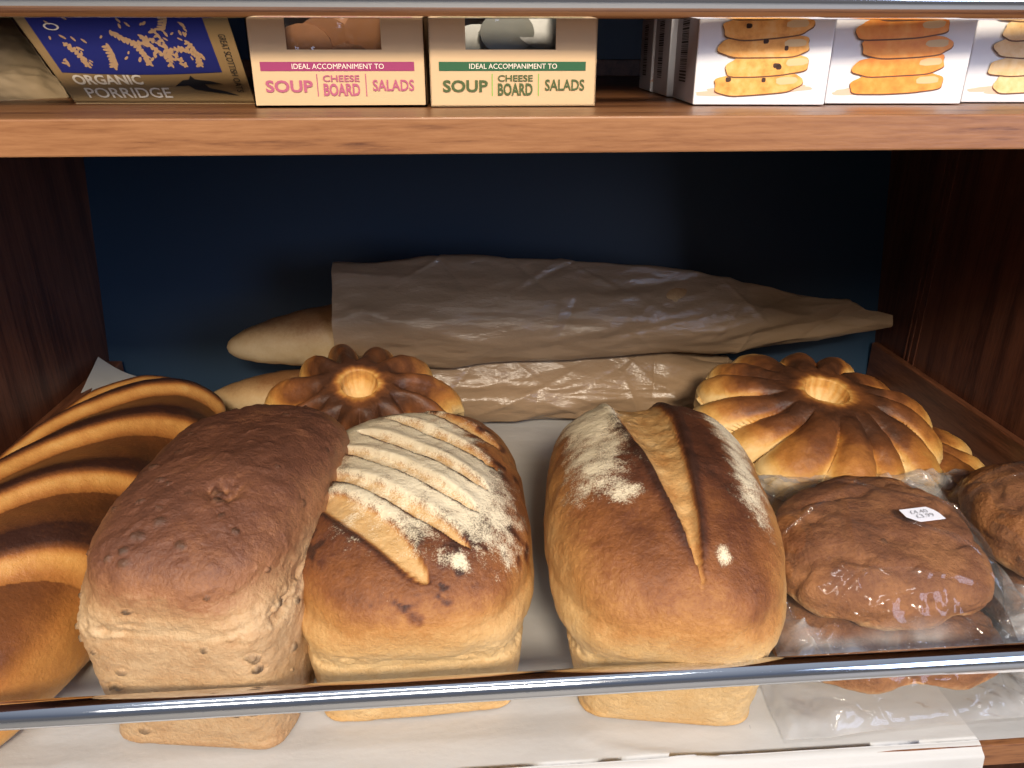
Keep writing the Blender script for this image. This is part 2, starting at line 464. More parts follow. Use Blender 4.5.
# loaf with diagonal slashes and flour
def cut2(X, Y, Z, V, bake, flour, dome):
    D = np.zeros_like(X); insA = np.zeros_like(X); lip = np.zeros_like(X)
    cuts = [((-.068, -.026), (.010, -.116)), ((-.070, .006), (.037, -.096)), ((-.060, .036), (.044, -.066)), ((-.044, .058), (.052, -.040)), ((-.024, .080), (.062, -.006)), ((.004, .098), (.066, .034))]
    for i, (p0, p1) in enumerate(cuts):
        u, v = seg(X, Y, p0, p1); v = v + .002 * fbm(V, 25, 2, i + 1.5)
        w = (.0100 if i == 0 else .0052) * np.sqrt(np.clip(1 - (2 * u - 1) ** 2, 0, 1)) + 1e-4
        ins = sstep(1.2, .7, np.abs(v) / w) * (u > 0) * (u < 1)
        D -= .0045 * ins; insA = np.maximum(insA, ins)
        win = sstep(-.05, .12, u) * sstep(1.05, .88, u)
        l = np.exp(-((v + w * 1.1) / .0022) ** 2) * win
        lip = np.maximum(lip, l); D += .0015 * np.exp(-((v - w * 1.5) / .005) ** 2) * win
    top = sstep(.062, .105, Z)
    bake = bake + .20 * sstep(.075, .11, Z) * sstep(.1, -.3, Y / .12 - .2)
    n = fbm(V, 45, 4, 8.2)
    bake = bake * (1 - insA) + insA * (.20 + .08 * n)
    bake = bake + .25 * lip * top
    fz = np.exp(-(((X + .002 + .25 * (Y - .0)) / .070) ** 4 + ((Y - .005) / .112) ** 4))
    flour = top * (fz * .88 * (1 - .55 * lip) * (1 - .3 * insA) + .22 * n)
    bake = bake + .35 * top * sstep(.05, .3, n) * (1 - insA) * sstep(.3, .6, fz)
    bl = sstep(.10, .35, fbm(V, 75, 3, 3.3)) * sstep(.25, .0, fbm(V, 16, 2, 1.1)) * (1 - insA) * top * sstep(.9, .2, fz) * sstep(.03, .2, fz)
    bake = bake + .5 * bl; flour = flour * (1 - .9 * bl)
    flour = flour + .6 * np.exp(-(((X - .030) / .005) ** 2 + ((Y + .105) / .006) ** 2)) * top
    return D, bake, flour * sstep(.06, .085, Z)

def bake1(X, Y, Z, V, bake, flour, dome):
    rs = random.Random(5); D = np.zeros_like(X); sd = np.zeros_like(X)
    P = V.reshape(-1, 3)
    for k in range(150):
        i = int(rs.uniform(.14, .90) * V.shape[0]) * V.shape[1] + rs.randrange(V.shape[1]); c = P[i]
        if c[2] < .01: continue
        r = rs.uniform(.0014, .0032)
        d = np.sqrt(((V[..., 0] - c[0]) / 1.5) ** 2 + (V[..., 1] - c[1]) ** 2 + (V[..., 2] - c[2]) ** 2)
        g = sstep(r, r * .7, d); D += .0014 * g; sd = np.maximum(sd, g * rs.uniform(.5, 1))
        ring = np.exp(-((d - r * 1.3) / (r * .35)) ** 2); D -= .0006 * ring
    for (x, y, z, r) in ((.020, -.100, .138, .0028), (.030, -.099, .137, .0028), (-.008, -.100, .136, .0027), (.012, -.096, .146, .0026)):
        d = np.sqrt((V[..., 0] - x) ** 2 + (V[..., 1] - y) ** 2 + ((V[..., 2] - z)) ** 2)
        if r > 0:
            g = sstep(r, r * .6, d); D += .0010 * g; sd = np.maximum(sd, g * .8)
    # torn patch near the crown
    d = np.sqrt(((X - .018) / 1.2) ** 2 + (Y + .050) ** 2); g = sstep(.013, .006, d) * dome
    t = fbm(V, 160, 3, 3.1); D += g * (-.0025 + .004 * t); bake = bake + g * (t * .5 - .05)
    bake = bake + .10 * dome
    # wrinkly skin
    rr = ridged(V, (25, 40, 40), 3, 2.2); D += .0012 * sstep(.72, 1, rr) * dome
    D += .0014 * fbm(V, 55, 4, 9.1) * dome
    tz = np.exp(-((Z - .103) / .010) ** 2); hol = sstep(.12, .42, fbm(V, (38, 38, 70), 4, 3.7)) * tz; D -= .0035 * hol; bake = bake + .16 * hol
    bake = bake + .16 * fbm(V, 30, 4, 6.6) * dome
    flour = flour + 0
    return D, bake, flour, sd

d = tin_loaf(None, .0585, .113, .052, .148, .0235, 1.3, cut3, None, q=2.25, nd_=2.7, flare=.010, hs=.42, lean=(-.006, 0))
finish_loaf('farmhouse_loaf', 'tall golden tin loaf with one long floury split along its crown', M['bread_gold'], d, (.143, .477, ZF + .0012), radians(-9), cat='loaf')
d = tin_loaf(None, .0680, .115, .047, .136, .016, 2.7, cut2, None, q=2.3, nd_=2.8, flare=.006, hs=.40)
finish_loaf('slashed_tin_loaf', 'golden tin loaf dusted with flour over many diagonal slashes', M['bread_gold'], d, (-.038, .496, ZF + .0012), radians(2), cat='loaf')
d = tin_loaf(None, .0580, .106, .096, .160, .009, 4.1, None, bake1, q=2.35, nd_=3.0, flare=.010, hs=.35)
finish_loaf('malted_tin_loaf', 'dark brown seeded tin loaf with pale rough sides, unslashed crown', M['bread_dark'], d, (-.159, .472, ZF + .0012), radians(-8), cat='loaf')

# ------------------------------------------------------------------ bloomer
def bloomer():
    nr, na = 420, 300
    A, B, H = .082, .236, .114
    t = np.linspace(-1, 1, nr)[:, None]; th = np.linspace(0, 2 * pi, na, endpoint=False)[None, :]
    env = np.clip(1 - np.abs(t) ** 3.6, 0, 1) ** .50 + .004
    X = A * env * np.cos(th)
    zz = np.sin(th)
    Zt = np.where(zz > 0, np.abs(zz) ** .9 * (H * .68), -np.abs(zz) ** .6 * (H * .32))
    hh = (env ** .75)
    Z = H * .32 * (hh * .6 + .4) + Zt * hh * np.where(zz > 0, 1, (hh * .6 + .4) / hh)
    Y = B * t + 0 * X
    Z = Z + 0 * Y
    V = np.stack([X, Y, Z], -1); N = normals(V, True)
    N = -N if N[nr // 2, na // 4, 2] < 0 else N
    top = sstep(.035, .068, Z)
    al = radians(58)
    per = .052
    s = (-X * sin(al) + Y * cos(al)) + .006 * fbm(V, 9, 2, 6.0) + .25 * X * X / A
    ph = ((s + .004) / per) % 1.0; idx = np.floor((s + .004) / per)
    # walking towards the back: pale cut face, sharp dark ridge, crust falling away
    saw = np.where(ph < .30, sstep(0, .30, ph), (1 - sstep(.30, 1.05, ph)))
    win = sstep(1.02, .72, np.abs(X / (A * env + 1e-6)) ** 2.2) * sstep(1.0, .9, np.abs(t)) * sstep(-.198, -.165, Y + .25 * X) * sstep(-.19, -.17, s) * top
    D = .0100 * (saw - .5) * win
    D += .003 * fbm(V, 14, 3, 2.2)
    cut = sstep(-.02, .12, ph) * sstep(.25, .15, ph) * win
    ridge = np.exp(-(((ph - .34) / .12) ** 2)) * win * sstep(-.150, -.120, s)
    bake = .40 + .2 * sstep(.05, .095, Z) + .14 * fbm(V, 18, 3, 3.3) - .25 * sstep(.035, .01, Z)
    lu, lv = seg(X, Y, (-.045, -.215), (.050, -.175)); lw_ = .007 * np.sqrt(np.clip(1 - (2 * lu - 1) ** 2, 0, 1)) + 1e-4
    li = sstep(1.3, .6, np.abs(lv) / lw_) * (lu > 0) * (lu < 1) * top; D -= .004 * li
    cut = np.maximum(cut, li)
    bake = bake + .42 * ridge + .22 * win * sstep(.2, .4, ph)
    bake = bake * (1 - cut) + cut * (.20 + .25 * sstep(.2, .0, ph) + .22 * fbm(V, (60, 60, 60), 3, 5.5))
    V = V + N * D[..., None]
    V[..., 2] = np.maximum(V[..., 2], .0004)
    z = np.zeros_like(bake)
    return V, np.clip(bake, 0, 1), z, z
GROUPS = {'flower_loaf': 'petalled flower loaves', 'baguette': 'baguettes behind the loaves', 'fruit_loaf': 'bagged fruit loaves'}
def finish_rows(name, label, mat, data, loc, rotz, tilt=(0, 0), cat='loaf'):
    V, bake, flour, seedm = data
    V = np.asarray(V)
    nr, na = V.shape[:2]
    N = normals(V, True)
    f = grid_faces(nr, na, True)
    c = V.reshape(-1, 3).mean(0)
    if ((V - c) * N).sum() < 0: f = f[:, ::-1].copy()
    # normals() is built from cross(dv, du); the face winding is a->b->up, i.e. du-cross consistent with it
    o = mesh_obj(name, V, f, mat, None, True, {'bake': bake, 'flour': flour, 'seed': seedm})
    o.location = loc; o.rotation_euler = (tilt[0], tilt[1], rotz)
    return tag(o, label, cat, GROUPS.get(name))
finish_rows('bloomer_loaf', 'long glossy bloomer with broad diagonal slashes lying at the left wall', M['bread_bloomer'], bloomer(), (-.324, .568, ZF + .0012), radians(-5))

# ------------------------------------------------------------------ flower loaves
def flower(R, H, n, seed, dimple, twist=.15, groove=.012, lobes=.12, crest=.30):
    nr, na = 260, 520
    th = np.linspace(0, 2 * pi, na, endpoint=False)[None, :]
    prof = [(0, H - dimple)]
    for m in np.linspace(.02, .17, 12): prof.append((m, H - dimple + dimple * sstep(.04, .26, m)))
    for m in np.linspace(.18, 1, 50):
        k = min((m - .18) / .82, 1)
        prof.append((m, .36 * H + .64 * H * (1 - max(k, 0) ** 2.3) ** .62))
    for ph in np.linspace(.1, pi / 2, 14): prof.append((1 - .10 * (1 - cos(ph)), .36 * H * (1 - sin(ph))))
    for m in np.linspace(.86, 0, 12): prof.append((m, 0))
    p = np.array(prof); d = np.concatenate([[0], np.cumsum(np.hypot(np.diff(p[:, 0]) * R, np.diff(p[:, 1])))])
    tt = np.linspace(0, d[-1], nr); m = np.interp(tt, d, p[:, 0])[:, None]; z = np.interp(tt, d, p[:, 1])[:, None]
    z = smooth1(z.copy(), 2)
    istop = (tt < np.interp(0, [0, 1], [d[58], 0]))[:, None] if False else (z > .36 * H)
    jitter = .22 * np.sin(3 * th + seed) + .15 * np.sin(5 * th + 2 * seed)
    a = n * (th + twist * m) / 2 + jitter
    s = np.abs(np.sin(a)); g = s ** .55
    pk = np.floor(a / pi)
    size = 1 + .05 * np.sin(pk * 2.4 + seed)
    win = sstep(.30, .55, m) * (z > .001)
    rad = R * m * (1 - lobes * (1 - g) * sstep(.4, 1, m)) * (1 + (size - 1) * sstep(.3, 1, m))
    Z = z - groove * (1 - g) * win * istop * (1 + 0 * th)
    Z = np.where(z > .01, Z + .0035 * np.sin(pk * 1.7 + seed) * win, Z + 0 * th)
    V = np.stack([rad * np.cos(th), rad * np.sin(th), Z], -1)
    N = normals(V, True); N = N if N[60, 0, 2] > 0 else -N
    D = .0035 * fbm(V, 22, 3, seed) + .0010 * fbm(V, 70, 3, seed + 1)
    V2 = V + N * (D * (z > .004))[..., None]
    V2[..., 2] = np.maximum(V2[..., 2], .0004)
    bake = .46 * sstep(.30 * H, .80 * H, V[..., 2]) + .12 + .26 * sstep(.85, .60, m) * sstep(.15, .3, m) + .30 * fbm(V, 26, 4, seed + 2) + .14 * fbm(np.stack([np.cos(th) + 0 * m, np.sin(th) + 0 * m, 2.5 * m + 0 * th], -1), 3.2, 3, seed + 6)
    crack = np.exp(-(s / .24) ** 2) * sstep(.42, .6, m)
    bake = bake - .42 * crack * istop
    bake = bake + .16 * np.exp(-(((m - crest) / .12) ** 2))
    pale = sstep(.27, .10, m + .07 * fbm(np.stack([np.cos(th) + 0 * m, np.sin(th) + 0 * m, 0 * m * th], -1), 3.5, 3, seed + 8)) * istop
    bake = bake * (1 - pale) + pale * .02
    bake = bake - .22 * sstep(.5 * H, .15 * H, z) - .14 * sstep(.80, 1, m)
    zz = np.zeros_like(bake)
    return V2, np.clip(bake, 0, 1), zz, zz
finish_rows('flower_loaf', 'smaller ring-like flower loaf with dark drooping petals, left of centre', M['bread_flower'],
            flower(.099, .090, 12, 1.0, .030, groove=.030, lobes=.24, crest=.36), (-.103, .706, ZF + .036), radians(10), tilt=(radians(22), 0))
finish_rows('flower_loaf', 'golden petalled flower loaf underneath the other one by the right wall', M['bread_flower'],
            flower(.148, .060, 14, 2.3, .020, groove=.012, lobes=.15), (.374, .660, ZF + .0012), radians(33))
finish_rows('flower_loaf', 'broad flower loaf with pale hollow centre, on top near the right wall', M['bread_flower'],
            flower(.120, .058, 14, 4.0, .026, twist=.35, groove=.010, lobes=.11, crest=.42), (.340, .656, ZF + .053), radians(10), tilt=(radians(10), radians(3)))

# ------------------------------------------------------------------ baguettes
def baguette(L, r, seed, bend=.01):
    nr, na = 200, 90
    t = np.linspace(0, 1, nr)[:, None]; th = np.linspace(0, 2 * pi, na, endpoint=False)[None, :]
    e = np.clip(1 - np.abs(2 * t - 1) ** 5, 0, 1) ** .55 * (1 - .18 * sstep(.25, 0, t) - .18 * sstep(.75, 1, t)) + .002
    # nose at the end
    X = L * (t - .5) + 0 * th
    Y = r * e * np.cos(th) + bend * np.sin(pi * t)
    Z = r * .92 * (1 + e * np.sin(th)) + .15 * r * np.cos(pi * t * 2) * 0
    V = np.stack([X, Y, Z], -1); N = normals(V, True)
    c = np.stack([X * 1, bend * np.sin(pi * t) + 0 * th, r * .92 + 0 * X], -1)
    if ((V - c) * N).sum() < 0: N = -N
    D = .004 * fbm(V, 14, 3, seed) + .001 * fbm(V, 60, 2, seed)
    V = V + N * D[..., None]
    bake = .12 + .62 * sstep(.8, 1.75, Z / r) + .12 * fbm(V, 20, 3, seed)
    zz = np.zeros_like(bake)
    return V, np.clip(bake, 0, 1), zz + .12, zz
finish_rows('baguette', 'pale baguette end poking out of the upper kraft bag', M['bread_pale'], baguette(.58, .041, 3.0), (.033, .825, ZF + .087), radians(1.0), tilt=(0, radians(-4)), cat='baguette')
finish_rows('baguette', 'pale baguette lying on the shelf behind the left flower loaf', M['bread_pale'], baguette(.60, .0365, 5.0, .003), (.002, .843, ZF + .0012), radians(1), cat='baguette')

# ------------------------------------------------------------------ kraft bags
def kraft(name, label, xs, tops, bots, ythick, yc, seed, pinch=.72):
    nu, nv = 460, 120
    x = np.linspace(xs[0], xs[-1], nu)
    zt = np.interp(x, xs, tops); zb = np.interp(x, xs, bots); th = np.interp(x, xs, ythick); yy = np.interp(x, xs, yc)
    zt = smooth1(zt, 12); zb = smooth1(zb, 12); th = smooth1(th, 20)
    ang = np.linspace(0, 2 * pi, nv, endpoint=False)[None, :]
    X = x[:, None] + 0 * ang
    cz = ((zt + zb) / 2)[:, None]; hz = ((zt - zb) / 2)[:, None]
    s = np.sin(ang); c = np.cos(ang)
    Z = cz + hz * np.sign(s) * np.abs(s) ** .9
    # thicker where the baguette lies (low), pinched flat along the top
    thick = th[:, None] * (1 - pinch * sstep(-.15, .9, s))
    Y = yy[:, None] - thick * np.sign(c) * np.abs(c) ** .8
    V = np.stack([X, Y, Z], -1)
    N = normals(V, True); cen = np.stack([X, yy[:, None] + 0 * X, cz + 0 * X], -1)
    flip = ((V - cen) * N).sum() < 0
    if flip: N = -N
    D = np.zeros_like(X); rs = random.Random(seed)
    fr = (c > 0)
    for k in range(16):   # long diagonal creases
        x0 = rs.uniform(xs[0], xs[-1]); z0 = rs.uniform(min(bots), max(tops)); sl = rs.uniform(-.32, .25); L = rs.uniform(.05, .18)
        dd = (Z - z0 - sl * (X - x0)); wn = np.exp(-((X - x0) / L) ** 2)
        D += rs.choice((-1, 1)) * rs.uniform(.002, .0050) * (np.exp(-np.abs(dd) / .006)) * wn
    for k in range(20):   # short steep wrinkles
        x0 = rs.uniform(xs[0] + .1, xs[-1]); z0 = rs.uniform(min(bots), max(tops)); sl = rs.uniform(-2.5, 2.5)
        dd = ((X - x0) - (Z - z0) * sl); wn = np.exp(-((Z - z0) / .025) ** 2)
        D += rs.choice((-1, 1)) * rs.uniform(.001, .0028) * np.exp(-np.abs(dd) / .005) * wn
    D += .0060 * (ridged(V, (6, 10, 22), 3, seed) - .6) + .003 * fbm(V, (6, 10, 16), 2, seed)
    V = V + N * D[..., None]
    V[..., 2] = np.maximum(V[..., 2], ZF + .0008)
    f = grid_faces(nu, nv, True)
    o = mesh_obj(name, V, f, M['kraft_bag'], None, True)
    tag(o, label, 'paper bag', 'kraft baguette bags')
    return o
kraft('baguette_bag', 'crumpled glossy kraft paper bag, the upper one, around a baguette',
      [-.136, -.03, .066, .165, .268, .387, .507], [-.207, -.202, -.202, -.209, -.222, -.250, -.282], [-.322, -.324, -.322, -.320, -.318, -.317, -.297],
      [.044, .045, .045, .043, .036, .020, .003], [.825, .825, .825, .825, .827, .83, .83], 3)
kraft('baguette_bag', 'flatter kraft paper bag lying on the shelf beneath the upper bag',
      [-.15, 0.0, .14, .24, .32, .36], [-.316, -.316, -.316, -.318, -.330, -.36], [-.402, -.402, -.402, -.402, -.402, -.400],
      [.052, .054, .054, .052, .036, .006], [.843, .843, .844, .845, .845, .845], 8, .30)

# ------------------------------------------------------------------ fruit loaves in clear film
def fruit(A, B, H, seed, dents):
    nr, na = 170, 260
    ph = np.linspace(-pi / 2, pi / 2, nr)[:, None]; th = np.linspace(0, 2 * pi, na, endpoint=False)[None, :]
    cm = np.abs(np.cos(ph)) ** .75
    rr = 1 + .05 * np.cos(2 * th + seed) + .04 * np.sin(3 * th + seed * 2)
    X = A * cm * np.sign(np.cos(th)) * np.abs(np.cos(th)) ** .85 * rr
    Y = B * cm * np.sign(np.sin(th)) * np.abs(np.sin(th)) ** .85 * rr
    s = np.sin(ph)
    Z = np.where(s > 0, H * .38 + .62 * H * np.abs(s) ** .85, H * .38 - .38 * H * np.abs(s) ** .6) + 0 * th
    V = np.stack([X, Y, Z], -1); N = normals(V, True)
    if ((V - np.array([0, 0, H * .4])) * N).sum() < 0: N = -N
    D = .0045 * fbm(V, 13, 3, seed) + .0030 * fbm(V, 42, 3, seed + 2)
    D -= .0035 * sstep(.6, 1, ridged(V, (15, 22, 15), 2, seed + 5))
    for dx, w, dep in dents:
        D -= dep * np.exp(-((X - dx) / w) ** 2) * sstep(.0, -B, Y) * sstep(H, .3 * H, Z)
    bake = .44 + .3 * fbm(V, 25, 4, seed + 1) + .12 * sstep(.5 * H, H, Z) - .38 * sstep(.45 * H, .1 * H, Z)
    sd = sstep(.50, .62, fbm(V, 75, 2, seed + 7)) * .6
    D += .0010 * sd
    V = V + N * D[..., None]; V[..., 2] = np.maximum(V[..., 2], .0003)
    return V, np.clip(bake, 0, 1), np.zeros_like(bake), sd

def film(A, B, H, seed, fl, fr, ff, fb, drop=0.0):
    """upper sheet draped over the loaf, with flat flanges left, right, front, back; lower sheet flat"""
    nx, ny = 260, 200
    xs = np.linspace(-A - fl, A + fr, nx)[:, None]; ys = np.linspace(-B - ff, B + fb, ny)[None, :]
    X = xs + 0 * ys; Y = ys + 0 * xs
    X0, Y0 = X.copy(), Y.copy()
    r = (np.abs(X / (A + .004)) ** 2.6 + np.abs(Y / (B + .004)) ** 2.6) ** (1 / 2.6)
    z = np.where(r < 1, (H + .003) * np.clip(1 - r ** 3.2, 0, 1) ** .5, 0)
    for _ in range(14):
        z[1:-1, 1:-1] = np.maximum(z[1:-1, 1:-1], (z[:-2, 1:-1] + z[2:, 1:-1] + z[1:-1, :-2] + z[1:-1, 2:]) / 4)
    P = np.stack([X, Y, z], -1)
    out = sstep(.75, 1.15, r)
    w = .0020 * np.abs(fbm(P, 35, 2, seed)) + out * .022 * np.clip(ridged(P, (18, 18, 10), 3, seed + 3) - .42, 0, 1) + out * .004 * (1 + fbm(P, 60, 2, seed))
    edge = np.minimum(np.minimum(X0 + A + fl, A + fr - X0), np.minimum(Y0 + B + ff, B + fb - Y0))
    w = w * sstep(0, .012, edge) + .001
    wob = .006 * fbm(np.stack([X0, Y0, 0 * X0], -1), 20, 2, seed + 9)
    dist = np.maximum(np.maximum(np.abs(X0) - A, 0), 0); fdist = np.maximum(-Y0 - B, 0)
    P[..., 2] += w + .0012 - drop * (sstep(0, .03, fdist) + .8 * sstep(0, .03, np.maximum(-X0 - A, 0)))
    P[..., 0] += wob; P[..., 1] += .7 * wob
    rs = random.Random(int(seed * 10))
    for k in range(16):
        x0 = rs.uniform(-A, A); y0 = rs.uniform(-B, B * .6); a = rs.uniform(0, pi); L = rs.uniform(.015, .055)
        dd = (X0 - x0) * sin(a) - (Y0 - y0) * cos(a); al = (X0 - x0) * cos(a) + (Y0 - y0) * sin(a)
        P[..., 2] += rs.uniform(.0018, .0042) * np.exp(-np.abs(dd) / .0018) * np.exp(-(al / L) ** 2) * sstep(0, .01, edge)
    fr_ = sstep(-B * .96, -B - .010, Y0) * (drop > 0)
    return P, np.clip(sstep(1.0, 1.22, r) * np.clip(.5 + .8 * fbm(P, 40, 3, seed + 4), 0, 1) + fr_ * (.95 + 1.4 * fbm(P, 50, 2, seed)), 0, 2)

def bagged(loc, rotz, A, B, H, seed, lab_loaf, lab_bag, dents, fl, label_at=None, tilt=(0, 0)):
    finish_rows('fruit_loaf', lab_loaf, M['bread_fruit'], fruit(A, B, H, seed, dents), (loc[0], loc[1], loc[2] + .0006), rotz, tilt=tilt, cat='fruit loaf')
    root = tag(empty('clear_bag', loc, rotz), lab_bag, 'plastic bag', 'clear bags around the fruit loaves'); root.rotation_euler = (tilt[0], tilt[1], rotz)
    P, fold_glare = film(A, B, H, seed, *fl)
    nx, ny = P.shape[:2]
    f = grid_faces(nx, ny, False)[:, ::-1].copy()
    mesh_obj('film_top', P, f, M['film'], root, True, {'fold_glare': fold_glare})
    Q = P.copy(); Q[..., 2] = -.0002 - .0004
    mesh_obj('film_base', Q[::6, ::6], grid_faces(*Q[::6, ::6].shape[:2], False), M['film'], root, True)
    return root, P

# lower layer
bagged((.292, .428, ZF + .0018), radians(2), .080, .066, .048, 1.7, 'bagged fruit loaf at the bottom, beneath the one with the label', 'clear plastic bag around the lower loaf below the labelled one',
       [(.0, .02, .006)], (.016, .02, .012, .02))
bagged((.452, .452, ZF + .0018), radians(2), .066, .064, .050, 3.9, 'bagged fruit loaf at the bottom right corner, beneath another', 'clear plastic bag around the bottom right corner loaf',
       [(-.03, .02, .006)], (.01, .02, .012, .02))
# upper layer
rootA, PA = bagged((.297, .452, ZF + .0500), radians(-2), .076, .070, .050, 5.2, 'round dark fruit loaf under a white price label', 'clear plastic bag with a white price label stuck on top',
       [(-.040, .012, .003), (.030, .010, .005)], (.016, .022, .019, .04, .008), tilt=(radians(9), 0))
bagged((.458, .470, ZF + .0490), radians(-3), .070, .068, .052, 7.7, 'dark fruit loaf cut off by the right edge, on the upper layer', 'clear plastic bag around the upper loaf at the right edge',
       [(-.02, .012, .008)], (.010, .02, .019, .03, .008), tilt=(radians(6), 0))

# ------------------------------------------------------------------ text
def text_mesh(s, width=None, height=None, bold=0.0, spacing=1.0):
    """returns (verts, faces) of flat lettering with its lower left corner at 0,0"""
    cu = bpy.data.curves.new('t', 'FONT'); cu.body = s; cu.size = 1; cu.offset = bold; cu.space_character = spacing
    cu.resolution_u = 3
    ob = bpy.data.objects.new('t', cu); COL.objects.link(ob)
    dg = bpy.context.evaluated_depsgraph_get(); dg.update()
    me = bpy.data.meshes.new_from_object(ob.evaluated_get(dg))
    v = np.array([list(q.co) for q in me.vertices]); f = [tuple(p.vertices) for p in me.polygons]
    bpy.data.objects.remove(ob); bpy.data.curves.remove(cu); bpy.data.meshes.remove(me)
    v -= v.min(0); sz = v.max(0)
    sx = width / sz[0] if width else height / sz[1]
    sy = height / sz[1] if height else sx
    v[:, 0] *= sx; v[:, 1] *= sy
    return v, f

class Print:
    """flat ink on a plane given by origin and two axes"""
    def __init__(s, O, ex, ey, off=.0003):
        s.O = np.array(O, float); s.ex = np.array(ex, float); s.ey = np.array(ey, float)
        n = np.cross(s.ex, s.ey); s.n = n / np.linalg.norm(n); s.off = off; s.m = {}
    def at(s, x, y, k=1): return s.O + s.ex * x + s.ey * y + s.n * s.off * k
    def add(s, ink, pts, faces, k=1, curve=None):
        mb = s.m.setdefault(ink, MB()); mb.add([s.at(p[0], p[1], k) for p in pts], faces)
    def rect(s, ink, x0, y0, x1, y1, k=1): s.add(ink, [(x0, y0), (x1, y0), (x1, y1), (x0, y1)], [(0, 1, 2, 3)], k)
    def text(s, ink, t, x0, y0, x1, y1, k=2, bold=0.0, rot=0):
        if rot:
            v, f = text_mesh(t, abs(y1 - y0), abs(x1 - x0), bold)
            p = [(x0 + q[1], y1 - q[0]) for q in v]
        else:
            v, f = text_mesh(t, x1 - x0, y1 - y0, bold); p = [(x0 + q[0], y0 + q[1]) for q in v]
        s.add(ink, p, f, k)
    def build(s, parent, names):
        for ink, mb in s.m.items():
            mb.build(names.get(ink, 'print'), M[ink], parent)

# ------------------------------------------------------------------ savoury biscuit boxes
M['cracker'] = flat_mat('cracker', (.26, .115, .05), .7)
M['board_in'] = flat_mat('box_inside', (.16, .11, .07), .8)
def cracker_box(x0, x1, y, rotz, label, band, big, small, bar, crackerm):
    w = x1 - x0; h = .0365; H = .046; dp = .072
    root = tag(empty('biscuit_box', (x0, y, ZT + .0006), rotz), label, 'box', 'savoury biscuit boxes')
    wx0, wx1, wz = w * .215, w * .752, h * .690
    top_h = H
    t = .0006
    b = MB()   # front with its window cut out, folded sides, back, bottom and top
    def q(*p): b.poly(p)
    q((0, 0, 0), (w, 0, 0), (w, 0, wz), (0, 0, wz)); q((0, 0, wz), (wx0, 0, wz), (wx0, 0, H), (0, 0, H)); q((wx1, 0, wz), (w, 0, wz), (w, 0, H), (wx1, 0, H))
    q((0, dp, 0), (0, 0, 0), (0, 0, H), (0, dp, H)); q((w, 0, 0), (w, dp, 0), (w, dp, H), (w, 0, H)); q((w, dp, 0), (0, dp, 0), (0, dp, H), (w, dp, H))
    q((0, 0, 0), (0, dp, 0), (w, dp, 0), (w, 0, 0))
    q((0, 0, H), (wx0, 0, H), (wx0, dp, H), (0, dp, H)); q((wx1, 0, H), (w, 0, H), (w, dp, H), (wx1, dp, H)); q((wx0, dp * .6, H), (wx1, dp * .6, H), (wx1, dp, H), (wx0, dp, H))
    o = b.build('carton', M['kraft_card'], root)
    s = o.modifiers.new('board', 'SOLIDIFY'); s.thickness = t; s.offset = -1
    pv = MB()  # film over the window
    n = 24
    for i in range(n):
        for j in range(10):
            def c(i, j):
                a = wx0 + (wx1 - wx0) * i / n; zz = wz - .001 + (H - wz) * j / 10
                d = .0022 + .0018 * math.sin(i * 1.9 + j * .7) * math.sin(j * 1.3 + i * .3)
                return (a, d, zz)
            pv.poly([c(i, j), c(i + 1, j), c(i + 1, j + 1), c(i, j + 1)])
    pv.build('window_film', M['film'], root, True)
    cr = MB(); rs = random.Random(int(w * 1e5) + len(label))
    for k in range(7):   # biscuits seen through the window
        cx = w * .5 + rs.uniform(-.022, .022); cz = .018 + .003 * k; rr = .0135; a = rs.uniform(-.4, .4); cy = dp * .36 + rs.uniform(-.006, .006)
        vs = []
        for r_, yy in ((rr, -.002), (rr, .002)):
            for i in range(18): vs.append((cx + r_ * cos(i * pi / 9), cy + yy + (r_ * sin(i * pi / 9)) * a, cz + r_ * .75 * sin(i * pi / 9)))
        cr.add(vs, [tuple(range(18)), tuple(range(35, 17, -1))] + [(i, i + 18, (i + 1) % 18 + 18, (i + 1) % 18) for i in range(18)])
    cr.build('biscuits', M[crackerm], root)
    ins = MB(); ins.box(.001, w - .001, dp - .004, dp - .001, .001, H - .001); ins.build('liner', M['board_in'], root)
    p = Print((0, 0, 0), (1, 0, 0), (0, 0, 1))
    X = lambda f: w * f
    p.rect(band, X(.055), h * .435, X(.935), h * .545)
    p.text('cream_ink', 'IDEAL ACCOMPANIMENT TO', X(.235), h * .460, X(.76), h * .522)
    p.text(big, 'SOUP', X(.075), h * .175, X(.345), h * .325, bold=.03)
    p.rect(bar + '_1', X(.368), h * .125, X(.374), h * .400); p.rect(bar + '_2', X(.648), h * .125, X(.654), h * .400)
    p.text(small, 'CHEESE', X(.405), h * .305, X(.615), h * .385, bold=.02)
    p.text(small, 'BOARD', X(.405), h * .130, X(.615), h * .285, bold=.03)
    p.text(small, 'SALADS', X(.690), h * .190, X(.930), h * .330, bold=.02)
    for k in ('_1', '_2'): p.m.pop(bar + k).build('divider', M[bar], root)
    names = {band: 'printed_band', 'cream_ink': 'band_text', big: 'large_text', small: 'small_text', bar: 'divider'}
    p.build(root, names)
    return root
M['foil'] = flat_mat('pale_filling', (.20, .20, .17), .3)
cracker_box(-.0955, -.0135, .399, 0, 'tan biscuit box with a magenta band and rose lettering', 'magenta', 'rose', 'rose', 'rose', 'cracker')
cracker_box(-.0115, .0685, .396, radians(.8), 'tan biscuit box with a dark green band and green lettering', 'dark_green', 'olive', 'olive', 'lime', 'foil')

